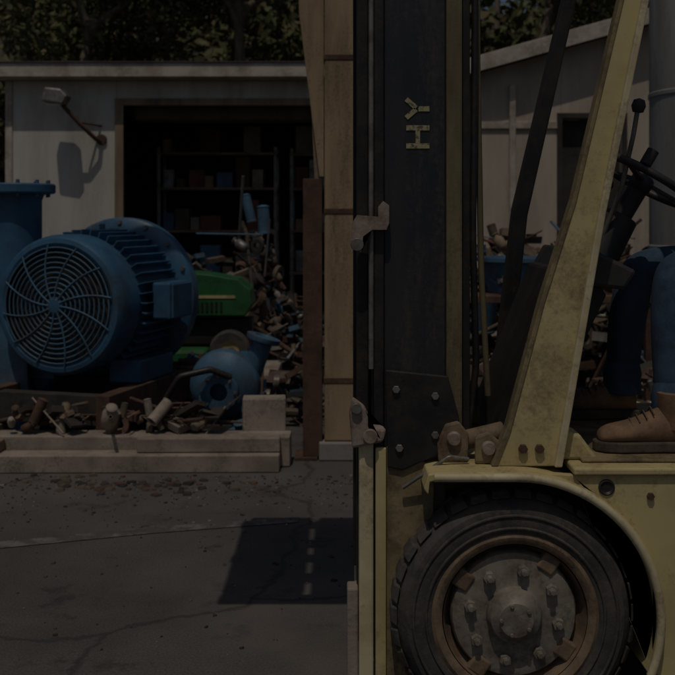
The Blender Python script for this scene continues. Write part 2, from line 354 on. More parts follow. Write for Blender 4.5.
cyl('steering_column',sc-ax*.03,(.82,3.5,1.30),.035,M['black'],FK)
cyl('column_shroud',(.985,3.5,1.575),(.86,3.5,1.36),.06,M['vinyl'],FK,r2=.075)
tube('gear_lever',[(.90,3.46,1.48),(.955,3.40,1.66),(.985,3.36,1.84),(1.0,3.36,1.93)],.008,M['steel'],FK)
lathe('gear_lever_knob',[(0,0),(.018,.005),(.024,.025),(.018,.045),(0,.052)],(1.0,3.36,1.915),(1.01,3.36,2.0),M['vinyl'],FK,20)
for i in range(3):
    y=3.66+i*.06; tube('hydraulic_lever_%d'%i,[(.86,y,1.42),(.90,y,1.55),(.98,y,1.68)],.007,M['black'],FK)
    lathe('lever_knob_%d'%i,[(0,0),(.014,.004),(.018,.02),(.012,.034),(0,.038)],(.975,y,1.67),(1.02,y,1.75),M['black'],FK,14)

# mast
ZT=3.25
def mast_side(tag,y,s):
    a,b=sorted((y,y+s*.016)); box('mast_outer_web_'+tag,.145,.335,a,b,.20,ZT,M['navy'],FK,.003)
    a,b=sorted((y-s*.012,y+s*.075)); box('mast_outer_front_flange_'+tag,.112,.144,a,b,.20,ZT,M['black'],FK,.005)
    a,b=sorted((y-s*.020,y+s*.075)); box('mast_outer_rear_flange_'+tag,.336,.385,a,b,.90,ZT,M['olive'],FK,.005)
    a,b=sorted((y+s*.09,y+s*.106)); box('mast_inner_web_'+tag,.10,.30,a,b,.24,ZT+.5,M['black'],FK,.003)
    a,b=sorted((y+s*.03,y+s*.10)); box('mast_inner_flange_'+tag,.060,.098,a,b,.24,ZT+.5,M['black'],FK,.005)
    a,b=sorted((y+s*.03,y+s*.10)); box('mast_inner_rear_flange_'+tag,.390,.415,a,b,.90,ZT+.4,M['black'],FK,.003)
mast_side('near',3.13,1)
mast_side('far',3.95,-1)
for i,z in enumerate((.26,1.02,2.3,3.1)):
    box('mast_crossmember_%d'%i,.30,.334,3.25,3.84,z,z+.10,M['black'],FK,.006)
cyl('lift_cylinder_barrel',(.22,3.54,.25),(.22,3.54,1.75),.055,M['black'],FK)
cyl('lift_cylinder_rod',(.22,3.54,1.75),(.22,3.54,3.5),.032,M['chrome'],FK)
for y in (3.45,3.63): box('lift_chain_%d'%int(y*100),.15,.165,y-.018,y+.018,.8,3.5,M['black'],FK,0)
cyl('side_lift_rod_near',(.104,3.118,1.10),(.104,3.118,3.2),.008,M['steel'],FK)
tube('hydraulic_hose_1',[(.425,3.19,3.2),(.435,3.19,2.2),(.425,3.17,1.5),(.44,3.2,1.1),(.41,3.2,.85)],.011,M['black'],FK)
tube('hydraulic_hose_2',[(.45,3.24,3.2),(.45,3.25,2.1),(.46,3.23,1.4),(.48,3.22,1.0)],.010,M['olive'],FK)
box('mast_lower_shoe',.066,.111,3.105,3.20,.13,.90,M['cream'],FK,.006)
box('mast_lower_shoe_inner',.117,.150,3.100,3.117,.10,.86,M['yellow'],FK,.004)
box('mast_foot_far',.066,.15,3.88,3.98,.13,.85,M['cream'],FK,.006)
box('mast_toe_plate',.030,.064,3.12,3.19,.12,.42,M['plank'],FK,.006)
prism('mast_yellow_gusset',[(.151,.15),(.285,.15),(.30,.80),(.151,.86)],3.112,3.127,M['yellowd'],FK,.004)
prism('mast_tilt_gusset',[(.148,1.10),(.34,1.08),(.375,.95),(.36,.86),(.20,.79),(.155,.80)],3.100,3.111,M['black'],FK,.004)
for i,(x,z) in enumerate(((.18,1.04),(.30,1.02),(.19,.86),(.30,.90))): cyl('gusset_bolt_%d'%i,(x,3.09,z),(x,3.102,z),.012,M['steel'],FK,seg=6)
def hook(tag,z):
    prism('roller_bracket_'+tag,[(.040,z-.05),(.072,z-.07),(.078,z-.02),(.105,z+.0),(.15,z+.0),(.158,z+.02),(.158,z+.075),(.14,z+.088),(.125,z+.07),(.125,z+.04),(.06,z+.045),(.045,z+.02)],3.085,3.11,M['castpink'],FK,.006)
    cyl('roller_pin_'+tag,(.06,3.075,z-.045),(.06,3.13,z-.045),.020,M['steel'],FK)
hook('top',1.53); 
prism('roller_bracket_low',[(.045,.86),(.14,.88),(.15,.92),(.085,.925),(.085,.99),(.045,1.02),(.035,.97)],3.085,3.104,M['castpink'],FK,.008)
cyl('roller_pin_low_a',(.10,3.07,.90),(.10,3.13,.90),.022,M['castpink'],FK)
cyl('roller_pin_low_b',(.058,3.07,.985),(.058,3.13,.985),.016,M['steel'],FK)
cyl('tilt_cylinder',(.27,3.14,.845),(.52,3.16,.90),.030,M['rimrust'],FK)
cyl('tilt_rod',(.16,3.135,.82),(.27,3.14,.845),.015,M['steel'],FK)
prism('tilt_lug_a',[(.31,.815),(.40,.815),(.405,.90),(.37,.945),(.33,.935),(.305,.88)],3.095,3.115,M['rimrust'],FK,.008)
lathe('tilt_pin_a',[(0,-.01),(.018,-.01),(.022,-.004),(.022,.03)],(.357,3.09,.89),(.357,3.2,.89),M['castpink'],FK)
prism('tilt_lug_b',[(.42,.815),(.50,.815),(.50,.88),(.46,.915),(.42,.90)],3.075,3.095,M['yellowd'],FK,.008)
lathe('tilt_pin_b',[(0,-.01),(.018,-.01),(.022,-.004),(.022,.03)],(.46,3.07,.865),(.46,3.2,.865),M['castpink'],FK)
cyl('tilt_cylinder_far',(.18,3.94,.82),(.55,3.94,.90),.03,M['black'],FK)
tube('brake_line',[(.20,3.09,.74),(.28,3.07,.80),(.34,3.07,.84),(.40,3.08,.83)],.006,M['steel'],FK)
def strip(nm,p,q,w=.016):
    (x0,z0),(x1,z1)=p,q; L=math.hypot(x1-x0,z1-z0); a=math.atan2(z1-z0,x1-x0)
    R=Matrix.Translation((x0,3.1285,z0))@Matrix.Rotation(-a,4,'Y')
    box(nm,0,L,-.0012,.0012,-w/2,w/2,M['letter'],FK,0,R)
lx0,lx1=.213,.285
strip('letter_h_a',(lx0,1.790),(lx1,1.790)); strip('letter_h_b',(lx0,1.846),(lx1,1.846)); strip('letter_h_c',(.249,1.7985),(.249,1.8375),.014)
strip('letter_y_a',(.251,1.905),(lx1,1.905)); strip('letter_y_b',(.2435,1.903),(lx0,1.877),.015); strip('letter_y_c',(.2435,1.908),(lx0,1.935),.015)
# raised carriage, forks, pallet and crates (above the frame, they cast the yard shadow)
FZ=2.55
for i,z in enumerate((FZ+.02,FZ+.42)): box('carriage_bar_%d'%i,-.002,.055,3.12,3.98,z,z+.09,M['black'],FK,.006)
for i,y in enumerate((3.26,3.72)):
    prism('fork_%d'%i,[(-.66,FZ-.03),(-.05,FZ-.055),(-.003,FZ-.04),(-.003,FZ+.50),(-.045,FZ+.50),(-.045,FZ),(-.66,FZ-.015)],y,y+.11,M['black'],FK,.004)
PL=group('wooden_pallet',(-.5,3.55,FZ))
for i in range(7):
    y=2.98+i*.158
    box('deck_board_a_%d'%i,-.70,-.368,y,y+.15,FZ+.10,FZ+.122,M['wood'],PL,.002)
    box('deck_board_b_%d'%i,-.332,-.06,y,y+.15,FZ+.10,FZ+.122,M['wood'],PL,.002)
for i,y in enumerate((3.0,3.50,4.0)): box('stringer_%d'%i,-.70,-.06,y,y+.07,FZ+.001,FZ+.098,M['wood'],PL,.002)
CR=group('wooden_crate',(-.5,3.55,FZ+.2))
box('crate_body_a',-.68,-.372,3.0,4.05,FZ+.125,FZ+.34,M['wood'],CR,.006)
box('crate_body_b',-.328,-.07,3.0,4.05,FZ+.125,FZ+.34,M['wood'],CR,.006)

# ---------------------------------------------------------------- driver
DR=group('seated_driver',(1.6,3.5,1.25))
hip=Vector((1.62,3.52,1.36))
V=[hip,(1.64,3.52,1.50),(1.66,3.52,1.66),(1.66,3.52,1.80),(1.655,3.52,1.92),(1.64,3.52,2.00),
   (1.56,3.42,1.36),(1.34,3.33,1.40),(1.085,3.25,1.405),(1.07,3.22,1.20),(1.065,3.20,.96),
   (1.56,3.62,1.36),(1.34,3.66,1.39),(1.10,3.70,1.39),(1.06,3.70,1.19),(1.04,3.70,.96),
   (1.65,3.36,1.84),(1.60,3.29,1.72),(1.53,3.27,1.57),(1.43,3.36,1.63),(1.35,3.42,1.66),
   (1.65,3.68,1.84),(1.60,3.76,1.72),(1.52,3.79,1.58),(1.42,3.70,1.63),(1.34,3.62,1.67)]
E=[(0,1),(1,2),(2,3),(3,4),(4,5),(0,6),(6,7),(7,8),(8,9),(9,10),(0,11),(11,12),(12,13),(13,14),(14,15),(3,16),(16,17),(17,18),(18,19),(19,20),(3,21),(21,22),(22,23),(23,24),(24,25)]
Rr=[(.15,.12),(.145,.115),(.155,.115),(.15,.105),(.065,.065),(.055,.055),
    .098,.092,.080,.072,.060,.098,.092,.080,.072,.060,
    .07,.058,.050,.042,.034,.07,.058,.050,.042,.034]
def asg(c): return 0 if c.z<1.44 else (0 if (c.x<1.30 and c.z<1.56) else 1)
skin('clothed_body',V,E,Rr,[M['denim'],M['shirt']],DR,3,0,asg)
# trouser cuff folds
for tag,x,y in (('near',1.064,3.20),('far',1.042,3.70)):
    lathe('trouser_cuff_'+tag,[(.058,.0),(.068,.004),(.071,.03),(.066,.05),(.070,.075),(.062,.11),(.05,.13)],(x,y,.925),(x+.005,y,1.2),M['denim'],DR,28)
def boot(tag,x,y,z0):
    bm=bmesh.new()
    secs=[(-.085,.030,.085),(-.06,.042,.115),(-.01,.046,.125),(.04,.044,.10),(.09,.047,.078),(.14,.052,.062),(.185,.048,.055),(.215,.030,.035)]
    prev=None; n=14
    for d,w,h in secs:
        ring=[]
        for i in range(n):
            a=2*math.pi*i/n; cy=math.cos(a); sy=math.sin(a)
            zz=max(0,(sy+.75)/1.75)*h if sy>-.75 else 0
            ring.append(bm.verts.new((x-d,y+w*cy*(1 if sy<.2 else (1-.35*(sy-.2))),z0+.028+zz)))
        if prev:
            for i in range(n):
                j=(i+1)%n; f=bm.faces.new([prev[i],prev[j],ring[j],ring[i]]); f.smooth=True
        else: bm.faces.new(ring)
        prev=ring
    bm.faces.new(prev[::-1])
    o=fin(bm,'boot_upper_'+tag,M['leather'],DR); s=o.modifiers.new('s','SUBSURF'); s.levels=1; s.render_levels=2
    lathe('boot_shaft_'+tag,[(.050,0),(.054,.05),(.056,.11),(.048,.115)],(x+.03,y,z0+.07),(x+.03,y,z0+.3),M['leather'],DR,24)
    out=[(-.09,.036),(-.05,.05),(.02,.046),(.09,.052),(.15,.056),(.20,.045),(.225,.02)]
    bm=bmesh.new(); top=[];bot=[]
    L=[(x-d,y-w) for d,w in out]+[(x-d,y+w) for d,w in out[::-1]]
    for a,b in L: bot.append(bm.verts.new((a,b,z0))); top.append(bm.verts.new((a,b,z0+.032)))
    bm.faces.new(top); bm.faces.new(bot[::-1])
    for i in range(len(L)):
        j=(i+1)%len(L); bm.faces.new([bot[i],bot[j],top[j],top[i]])
    fin(bm,'boot_sole_'+tag,M['sole'],DR,False,.005)
    for i in range(4): 
        xx=x-.045-i*.022; h=.1+.028-i*.012
        tube('boot_lace_%s_%d'%(tag,i),[(xx,y-.033,z0+h-.012),(xx-.004,y-.012,z0+h+.006),(xx,y+.012,z0+h+.006),(xx,y+.033,z0+h-.012)],.0022,M['litter'],DR)
boot('near',1.03,3.17,.838); boot('far',1.01,3.70,.838)
HC=Vector((1.60,3.52,2.12))
bm=bmesh.new(); bmesh.ops.create_uvsphere(bm,u_segments=32,v_segments=24,radius=1)
for v in bm.verts:
    x,y,z=v.co
    w=.078*(1-.18*max(0,-z)); dpt=.098
    nx=x*dpt; ny=y*w; nz=z*.118
    if z<0: nx+= -.012*(-z) 
    if x<-.6 and abs(y)<.22 and -.35<z<.15: nx-=.020*(1-abs(y)/.22)*(1-abs(z+.12)/.27 if abs(z+.12)<.27 else 0)
    if x<-.5 and abs(abs(y)-.38)<.2 and abs(z-.05)<.14: nx+=.008
    v.co=(HC.x+nx,HC.y+ny,HC.z+nz)
for f in bm.faces: f.smooth=True
fin(bm,'head',M['skin'],DR)
for s in (-1,1):
    lathe('eye_%d'%(s+1),[(0,0),(.008,.002),(.011,.009),(.008,.016),(0,.018)],HC+Vector((-.092,s*.03,.006)),HC+Vector((0,s*.03,.006)),M['eye'],DR,16)
    lathe('ear_%d'%(s+1),[(0,0),(.022,.002),(.028,.008),(.02,.014)],HC+Vector((.008,s*.088,-.005)),HC+Vector((.008,0,-.005)),M['skin'],DR,16)
box('mouth',HC.x-.100,HC.x-.088,HC.y-.022,HC.y+.022,HC.z-.060,HC.z-.054,M['red'],DR,.002)
bm=bmesh.new(); bmesh.ops.create_uvsphere(bm,u_segments=28,v_segments=18,radius=1)
bmesh.ops.delete(bm,geom=[v for v in bm.verts if v.co.z<-.05 or (v.co.x<-.55 and v.co.z<.55)],context='VERTS')
for v in bm.verts: v.co=(HC.x+.006+v.co.x*.103,HC.y+v.co.y*.085,HC.z+.008+v.co.z*.122)
for f in bm.faces: f.smooth=True
fin(bm,'hair',M['hair'],DR)
def hand(tag,w,rimp,side):
    w=Vector(w); rimp=Vector(rimp); d=(rimp-w).normalized(); sd=Vector((0,1,0)); sd=(sd-d*sd.dot(d)).normalized(); up=d.cross(sd).normalized()
    if up.z<0: up=-up
    pm=w+d*.05
    skin('palm_'+tag,[w-d*.03,w,pm,w+d*.085],[(0,1),(1,2),(2,3)],[(.026,.026),(.028,.024),(.042,.019),(.040,.016)],M['skin'],DR,2,0)
    for i,(off,l) in enumerate(((-.03,.9),(-.01,1.0),(.011,.95),(.031,.78))):
        b=w+d*.07+sd*off
        skin('finger_%s_%d'%(tag,i),[b,b+d*.03*l+up*.006,b+d*.052*l-up*.012,b+d*.05*l-up*.036,b+d*.03*l-up*.046],[(0,1),(1,2),(2,3),(3,4)],[.0095,.009,.0085,.008,.007],M['skin'],DR,2,0)
    b=w+d*.03+sd*side*.03
    skin('thumb_'+tag,[b,b+d*.025+sd*side*.02-up*.01,b+d*.05+sd*side*.022-up*.025,b+d*.07+sd*side*.01-up*.034],[(0,1),(1,2),(2,3)],[.013,.011,.010,.008],M['skin'],DR,2,0)
hand('near',(1.335,3.43,1.665),(1.21,3.45,1.635),1); hand('far',(1.325,3.61,1.672),(1.205,3.57,1.64),-1)

# ---------------------------------------------------------------- blue motor
MO=group('electric_motor',(-1.8,7.3,.98))
F=Vector((-1.90,6.85,.98)); A=Vector((.27,.963,0)).normalized()
P=lambda t:F+A*t
lathe('fan_cowl',[(.40,.0),(.425,-.012),(.455,-.005),(.475,.02),(.482,.06),(.482,.26),(.47,.275),(.44,.28)],F,P(1),M['blue'],MO,72)
lathe('cowl_back_plate',[(0,.07),(.41,.07),(.41,.0)],F,P(1),M['black'],MO,72)
Tm,_=frame(F,P(1))
for i in range(11):
    r=.055+i*.034
    tube('grille_ring_%d'%i,[Tm@Vector((r*math.cos(a),r*math.sin(a),-.012-.03*(1-(r/.42)**2))) for a in [2*math.pi*k/48 for k in range(48)]],.0055,M['blue2'],MO,True,False)
for k in range(12):
    a=2*math.pi*k/12; pts=[]
    for j in range(7):
        r=.04+j*.063; aa=a+r*.9; pts.append(Tm@Vector((r*math.cos(aa),r*math.sin(aa),-.018-.03*(1-(r/.42)**2))))
    tube('grille_spoke_%d'%k,pts,.0058,M['blue2'],MO)
lathe('grille_hub',[(0,-.055),(.045,-.052),(.055,-.04),(.055,-.02)],F,P(1),M['blue'],MO,24)
lathe('stator_body',[(.0,.28),(.45,.28),(.455,.30),(.455,.86),(.52,.875),(.58,.89),(.60,.91),(.60,1.0),(.585,1.02),(.50,1.05),(.40,1.12),(.20,1.16),(0,1.16)],F,P(1),M['blue'],MO,72)
bm=bmesh.new()
for k in range(44):
    a=2*math.pi*k/44; R4=Tm@Matrix.Rotation(a,4,'Z'); add_box(bm,.44,.515,-.005,.005,.31,.86,R4)
fin(bm,'cooling_fins',M['blue'],MO,False,.002)
bm=bmesh.new()
for k in range(16):
    a=2*math.pi*k/16; R4=Tm@Matrix.Rotation(a,4,'Z')@Matrix.Translation((.565,0,.868)); add_lathe(bm,[(0,0),(.018,0),(.018,.04)],(0,0,0),(0,0,1),6,0,False,R4)
fin(bm,'flange_bolts',M['steel'],MO,False,0)
sd=Vector((A.y,-A.x,0))
RB=Matrix.Translation(P(.58))@Matrix(((sd.x,A.x,0,0),(sd.y,A.y,0,0),(0,0,1,0),(0,0,0,1)))
box('terminal_box',.50,.64,-.17,.17,-.12,.14,M['blue'],MO,.015,RB)
box('terminal_box_lid',.642,.66,-.16,.16,-.11,.13,M['blue'],MO,.006,RB)
box('motor_foot_right',.22,.46,-.27,.27,-.56,-.40,M['blue'],MO,.01,RB)
box('motor_foot_left',-.46,-.22,-.27,.27,-.56,-.40,M['blue'],MO,.01,RB)
box('lifting_lug',-.02,.02,-.05,.05,.47,.56,M['blue2'],MO,.01,RB)
lathe('output_shaft',[(0,1.16),(.06,1.16),(.06,1.4),(0,1.4)],F,P(1),M['steel'],MO,24)
SK=group('steel_skid',(-1.8,7.2,.3))
for x in (-.50,.38): 
    box('skid_rail_%d'%int(x*100),x,x+.10,-.75,.80,-.80,-.565,M['rust'],SK,.006,RB)
for y in (-.70,0,.65): box('skid_cross_%d'%int(y*100),-.395,.375,y,y+.10,-.78,-.58,M['grime'],SK,.006,RB)
for i,(x,y) in enumerate(((-.45,-.65),(.43,-.65),(-.45,.7),(.43,.7))): box('skid_support_%d'%i,x-.09,x+.09,y-.08,y+.08,-.98,-.801,M['wood'],SK,.006,RB)
PV=group('flanged_pump_outlet',(-2.3,7.25,1))
c=(-2.30,7.25)
lathe('outlet_pipe',[(.0,.95),(.20,.95),(.185,1.15),(.17,1.4),(.17,1.70),(.185,1.74),(.255,1.75),(.265,1.76),(.265,1.81),(.255,1.82),(.15,1.82),(.14,1.5)],(c[0],c[1],0),(c[0],c[1],1),M['blue'],PV,48)
bm=bmesh.new()
for k in range(10):
    a=2*math.pi*k/10; add_lathe(bm,[(0,1.725),(.014,1.725),(.014,1.845),(0,1.845)],(c[0]+.222*math.cos(a),c[1]+.222*math.sin(a),0),(c[0]+.222*math.cos(a),c[1]+.222*math.sin(a),1),6,0,False)
fin(bm,'outlet_bolts',M['blue2'],PV)
lathe('volute_casing',[(0,-.16),(.34,-.16),(.42,-.12),(.46,-.04),(.46,.04),(.42,.12),(.34,.16),(0,.16)],(-2.45,7.45,.62),(-2.45,8.45,.62),M['blue'],PV,56)
box('pump_foot',-2.7,-2.15,7.3,7.65,.0,.28,M['blue'],PV,.01)
prism('outlet_support',[(-2.42,.25),(-2.18,.25),(-2.2,1.0),(-2.40,1.0)],7.12,7.20,M['blue2'],PV,.01)

# ---------------------------------------------------------------- blue pump near the post
WP=group('water_pump',(-.75,7.1,.45))
lathe('pump_volute',[(0,-.10),(.10,-.12),(.18,-.10),(.24,-.04),(.25,.02),(.22,.09),(.14,.12),(0,.12)],(-.78,7.0,.42),(-.68,7.9,.52),M['blue2'],WP,40)
lathe('suction_flange',[(.06,-.20),(.13,-.20),(.135,-.19),(.135,-.165),(.09,-.16),(.08,-.08)],(-.78,7.0,.42),(-.68,7.9,.52),M['blue2'],WP,32)
bm=bmesh.new(); Tf,_=frame((-.78,7.0,.42),(-.68,7.9,.52))
for k in range(12):
    a=2*math.pi*k/12; add_lathe(bm,[(0,-.065),(.012,-.065),(.012,-.03)],(0,0,0),(0,0,1),6,0,False,Tf@Matrix.Rotation(a,4,'Z')@Matrix.Translation((.205,0,0)))
for k in range(8):
    a=2*math.pi*k/8; add_lathe(bm,[(0,-.215),(.010,-.215),(.010,-.15)],(0,0,0),(0,0,1),6,0,False,Tf@Matrix.Rotation(a,4,'Z')@Matrix.Translation((.112,0,0)))
fin(bm,'pump_bolts',M['steel'],WP)
cyl('discharge_neck',(-.60,7.03,.48),(-.52,7.0,.72),.070,M['blue2'],WP)
lathe('discharge_flange',[(0,0),(.115,0),(.12,.01),(.12,.035),(.065,.04),(.055,0.01)],(-.52,7.0,.72),(-.49,7.0,.82),M['blue2'],WP,32)
cyl('bearing_housing',(-.75,7.1,.45),(-.70,7.65,.47),.10,M['blue'],WP)
box('pump_base',-1.02,-.42,6.85,7.6,.0,.17,M['grime'],WP,.01)
box('pump_leg_a',-.95,-.85,6.9,7.0,.171,.36,M['blue2'],WP,.01); box('pump_leg_b',-.66,-.56,6.9,7.0,.171,.36,M['blue2'],WP,.01)
tube('pump_hose',[(-1.0,6.9,.25),(-1.15,6.75,.36),(-1.05,6.7,.52),(-.85,6.75,.56),(-.72,6.8,.50)],.022,M['black'],WP)

BM=group('timber_beams',(-2,6.3,.1))
def beam(nm,x0,x1,y,z,w,h,a=0,m='plank'):
    R=Matrix.Translation(((x0+x1)/2,y,z))@Matrix.Rotation(a,4,'Z'); l=(x1-x0)/2
    box(nm,-l,l,-w/2,w/2,0,h,M[m],BM,.008,R)
beam('beam_1',-3.9,-.36,6.28,.0,.16,.11,.012); beam('beam_2',-3.6,-.30,6.48,.002,.20,.19,-.01)
beam('beam_3',-1.25,-.36,6.34,.112,.13,.09,.02); beam('beam_4',-3.7,-2.1,6.33,.113,.12,.07,-.02,'wood')
beam('block_4',-.62,-.34,6.62,.0,.16,.40,.06)
# loose offcuts and rags lying on the beams
def heap(name,x0,x1,y0,y1,hmax,n,seed,mats,smin=.05,smax=.22,zb=0):
    r=random.Random(seed); bm=bmesh.new()
    for i in range(n):
        x=r.uniform(x0,x1); y=r.uniform(y0,y1)
        u=(x-x0)/(x1-x0); v=(y-y0)/(y1-y0)
        h=hmax*(.62+.25*math.sin(u*9+seed)+.13*math.sin(u*23+seed*2))*min(1,v*2.2+.25)*min(1,6*u+.4,6*(1-u)+.4)
        z=zb+r.uniform(.0,max(.12,h)); s=r.uniform(smin,smax)*(r.random()*.6+.55)
        R=Matrix.Translation((x,y,z+s*.3))@Matrix.Rotation(r.uniform(0,6.28),4,'Z')@Matrix.Rotation(r.gauss(0,.3),4,'X')@Matrix.Rotation(r.gauss(0,.3),4,'Y')
        mi=r.randrange(len(mats)); k=r.random()
        if k<.30: add_box(bm,-s,s,-s*r.uniform(.3,.9),s*r.uniform(.3,.9),-s*r.uniform(.08,.35),s*r.uniform(.08,.35),R,mi)
        elif k<.42: # open channel / bracket
            q=s*r.uniform(.3,.5); add_box(bm,-s,s,-q,q,-.012,0,R,mi); add_box(bm,-s,s,-q,-q+.012,0.001,q,R,mi); add_box(bm,-s,s,q-.012,q,0.001,q,R,mi)
        elif k<.55: 
            q=s*r.uniform(.3,.55); add_lathe(bm,[(q*.8,-s*.9),(q*.85,-s),(q*1.05,-s),(q*1.05,-s*.9),(q,-s*.88),(q,s*.85),(q*1.08,s*.9),(q*.4,s),(0,s)],(0,0,0),(0,0,1),18,mi,False,R)
        elif k<.74:
            q=s*r.uniform(.08,.16); add_lathe(bm,[(q,-s*3),(q,s*3),(q*.8,s*3),(q*.8,-s*3)],(0,0,0),(r.uniform(-1,1),r.uniform(-1,1),.25),12,mi,False,R)
        elif k<.87:
            q=s*.8; add_lathe(bm,[(q*.5,-.02),(q,-.02),(q,.02),(q*.5,.02),(q*.5,-.02)],(0,0,0),(r.uniform(-1,1),-1,r.uniform(-.5,.5)),20,mi,False,R)
        else:
            q=s*.45; add_lathe(bm,[(0,-q*1.6),(q*.6,-q*1.5),(q,-q),(q*1.05,0),(q,q),(q*.5,q*1.4),(q*.5,q*1.9),(q*.75,q*1.9),(q*.75,q*2.1),(0,q*2.1)],(0,0,0),(r.uniform(-1,1),r.uniform(-1,1),.6),18,mi,True,R)
    return fin(bm,name,mats,None,False,0)
heap('wood_scrap',-2.1,-.75,6.43,6.6,.06,70,31,[M['wood'],M['plank'],M['litter'],M['grime'],M['rust']],.03,.11,.20)
heap('wood_scrap',-1.0,-.35,6.7,7.0,.22,50,33,[M['wood'],M['grime'],M['litter'],M['blue2']],.03,.09)

# yard post
YP=group('timber_post',(.02,6.6,0))
box('post',-.085,.125,6.55,6.72,0.121,3.7,M['post'],YP,.012)
box('post_base',-.12,.16,6.52,6.75,0,.12,M['concrete'],YP,.01)
for i,z in enumerate((.5,1.6,2.6)): box('post_strap_%d'%i,-.090,.130,6.545,6.725,z,z+.035,M['rust'],YP,.003)
prism('brace_board',[(-.118,1.84),(-.088,1.84),(-.088,3.60),(-.275,3.60),(-.25,2.9)],6.56,6.60,M['post'],YP,.005)
prism('brace_board_back',[(-.15,1.80),(-.10,1.80),(-.10,3.60),(-.235,3.60)],6.64,6.68,M['wood'],YP,.005)
RC=group('rusty_steel_column',(-.17,6.65,0))
box('web',-.165,-.155,6.58,6.72,0.021,1.83,M['rust'],RC,.002); box('flange_a',-.225,-.100,6.565,6.579,0.021,1.83,M['rust'],RC,.002); box('flange_b',-.225,-.100,6.721,6.735,0.021,1.83,M['rust'],RC,.002)
box('base_plate',-.28,-.13,6.53,6.77,.0,.02,M['rust'],RC,.002)
box('overhead_beam',-3.9,-.09,6.60,6.70,3.61,3.75,M['wood'],YP,.01)

# ---------------------------------------------------------------- lawn tractor
LT=group('lawn_tractor',(-1.1,8.6,.5))
OX,OY=-1.28,8.5
prism('tractor_hood',[(OX-.15,.75),(OX+.50,.75),(OX+.56,.85),(OX+.54,.97),(OX+.44,1.06),(OX+.2,1.10),(OX-.10,1.13),(OX-.18,1.05)],OY,OY+.42,M['green'],LT,.06)
box('hood_stripe',OX-.08,OX+.42,OY-.006,OY-.001,.90,.925,M['yellow'],LT,0)
bm=bmesh.new()
for k in range(7): add_box(bm,OX+.05+k*.04,OX+.07+k*.04,OY-.008,OY-.002,.79,.87)
fin(bm,'hood_vents',M['black'],LT)
prism('rear_fender',[(OX-.85,.72),(OX-.22,.72),(OX-.22,.80),(OX-.30,.92),(OX-.75,.94),(OX-.88,.84)],OY-.08,OY+.5,M['green'],LT,.03)
prism('tractor_seat',[(OX-.72,.945),(OX-.35,.945),(OX-.37,1.0),(OX-.62,1.02),(OX-.68,1.25),(OX-.75,1.25)],OY+.05,OY+.37,M['yellow'],LT,.02)
box('tractor_frame',OX-.75,OX+.55,OY+.08,OY+.34,.50,.72,M['black'],LT,.01)
box('mower_deck',OX-.35,OX+.20,OY-.12,OY+.5,.36,.48,M['green'],LT,.03)
for nm,x,r in (('rear',OX-.55,.24),('front',OX+.38,.17)):
    for k,y in enumerate((OY-.13,OY+.38)):
        z=.30+r
        lathe('tractor_tyre_%s_%d'%(nm,k),[(r*.5,0),(r*.9,0),(r,.04),(r,.12),(r*.9,.16),(r*.5,.16)],(x,y,z),(x,y+1,z),M['rubber'],LT,32)
        lathe('tractor_rim_%s_%d'%(nm,k),[(0,.03),(r*.45,.01),(r*.5,.0),(r*.5,.16),(0,.13)],(x,y,z),(x,y+1,z),M['yellow'],LT,24)
tube('tractor_steering',[(OX-.14+.0,OY+.2+.15*math.cos(a),1.24+.15*math.sin(a)*.6) for a in [k*.524 for k in range(12)]],.012,M['vinyl'],LT,True,False)
cyl('tractor_column',(OX-.05,OY+.2,1.05),(OX-.14,OY+.2,1.24),.018,M['black'],LT)
box('wooden_platform',-2.3,-.5,8.25,9.1,.0,.295,M['plank'],None,.01)

# ---------------------------------------------------------------- scrap heaps
mx=[M['rust'],M['steel'],M['black'],M['grime'],M['litter'],M['blue2'],M['litter'],M['grime'],M['rust'],M['wood'],M['concrete']]
heap('scrap_metal_pile',-2.7,-.1,9.3,10.7,1.75,620,2,mx,.05,.17)
heap('scrap_metal_pile',-1.5,-.15,7.6,8.2,.60,200,5,[M['grime'],M['litter'],M['steel'],M['rust'],M['blue2'],M['black']],.04,.12)
heap('scrap_metal_pile',.3,5.5,8.6,10.6,1.75,1300,11,mx+[M['red'],M['green'],M['wood']],.05,.18)
heap('scrap_metal_pile',.5,3.6,6.4,7.4,.75,420,8,[M['litter'],M['rust'],M['steel'],M['black'],M['grime'],M['rust']],.04,.13)
heap('scrap_metal_pile',-3.8,-2.75,7.8,9.5,1.0,150,21,mx,.05,.17)
TB=group('blue_tub',(1.6,7.9,.9))
lathe('tub_shell',[(0,0),(.28,0),(.34,.24),(.365,.24),(.365,.27),(.33,.27),(.27,.02),(0,.02)],(1.45,7.9,1.0),(1.45,7.9,2),M['blue2'],TB,40)
TBL=group('steel_workbench',(1.4,7.9,.5))
box('bench_top',.85,2.4,7.5,8.3,.94,.995,M['rust'],TBL,.005)
for i,(x,y) in enumerate(((.88,7.52),(2.3,7.52),(.88,8.22),(2.3,8.22))): box('bench_leg_%d'%i,x,x+.07,y,y+.07,0,.939,M['rust'],TBL,.004)
heap('bench_clutter',1.0,2.35,7.55,8.2,.18,90,44,[M['grime'],M['rust'],M['steel'],M['castpink'],M['litter']],.03,.10,.995)
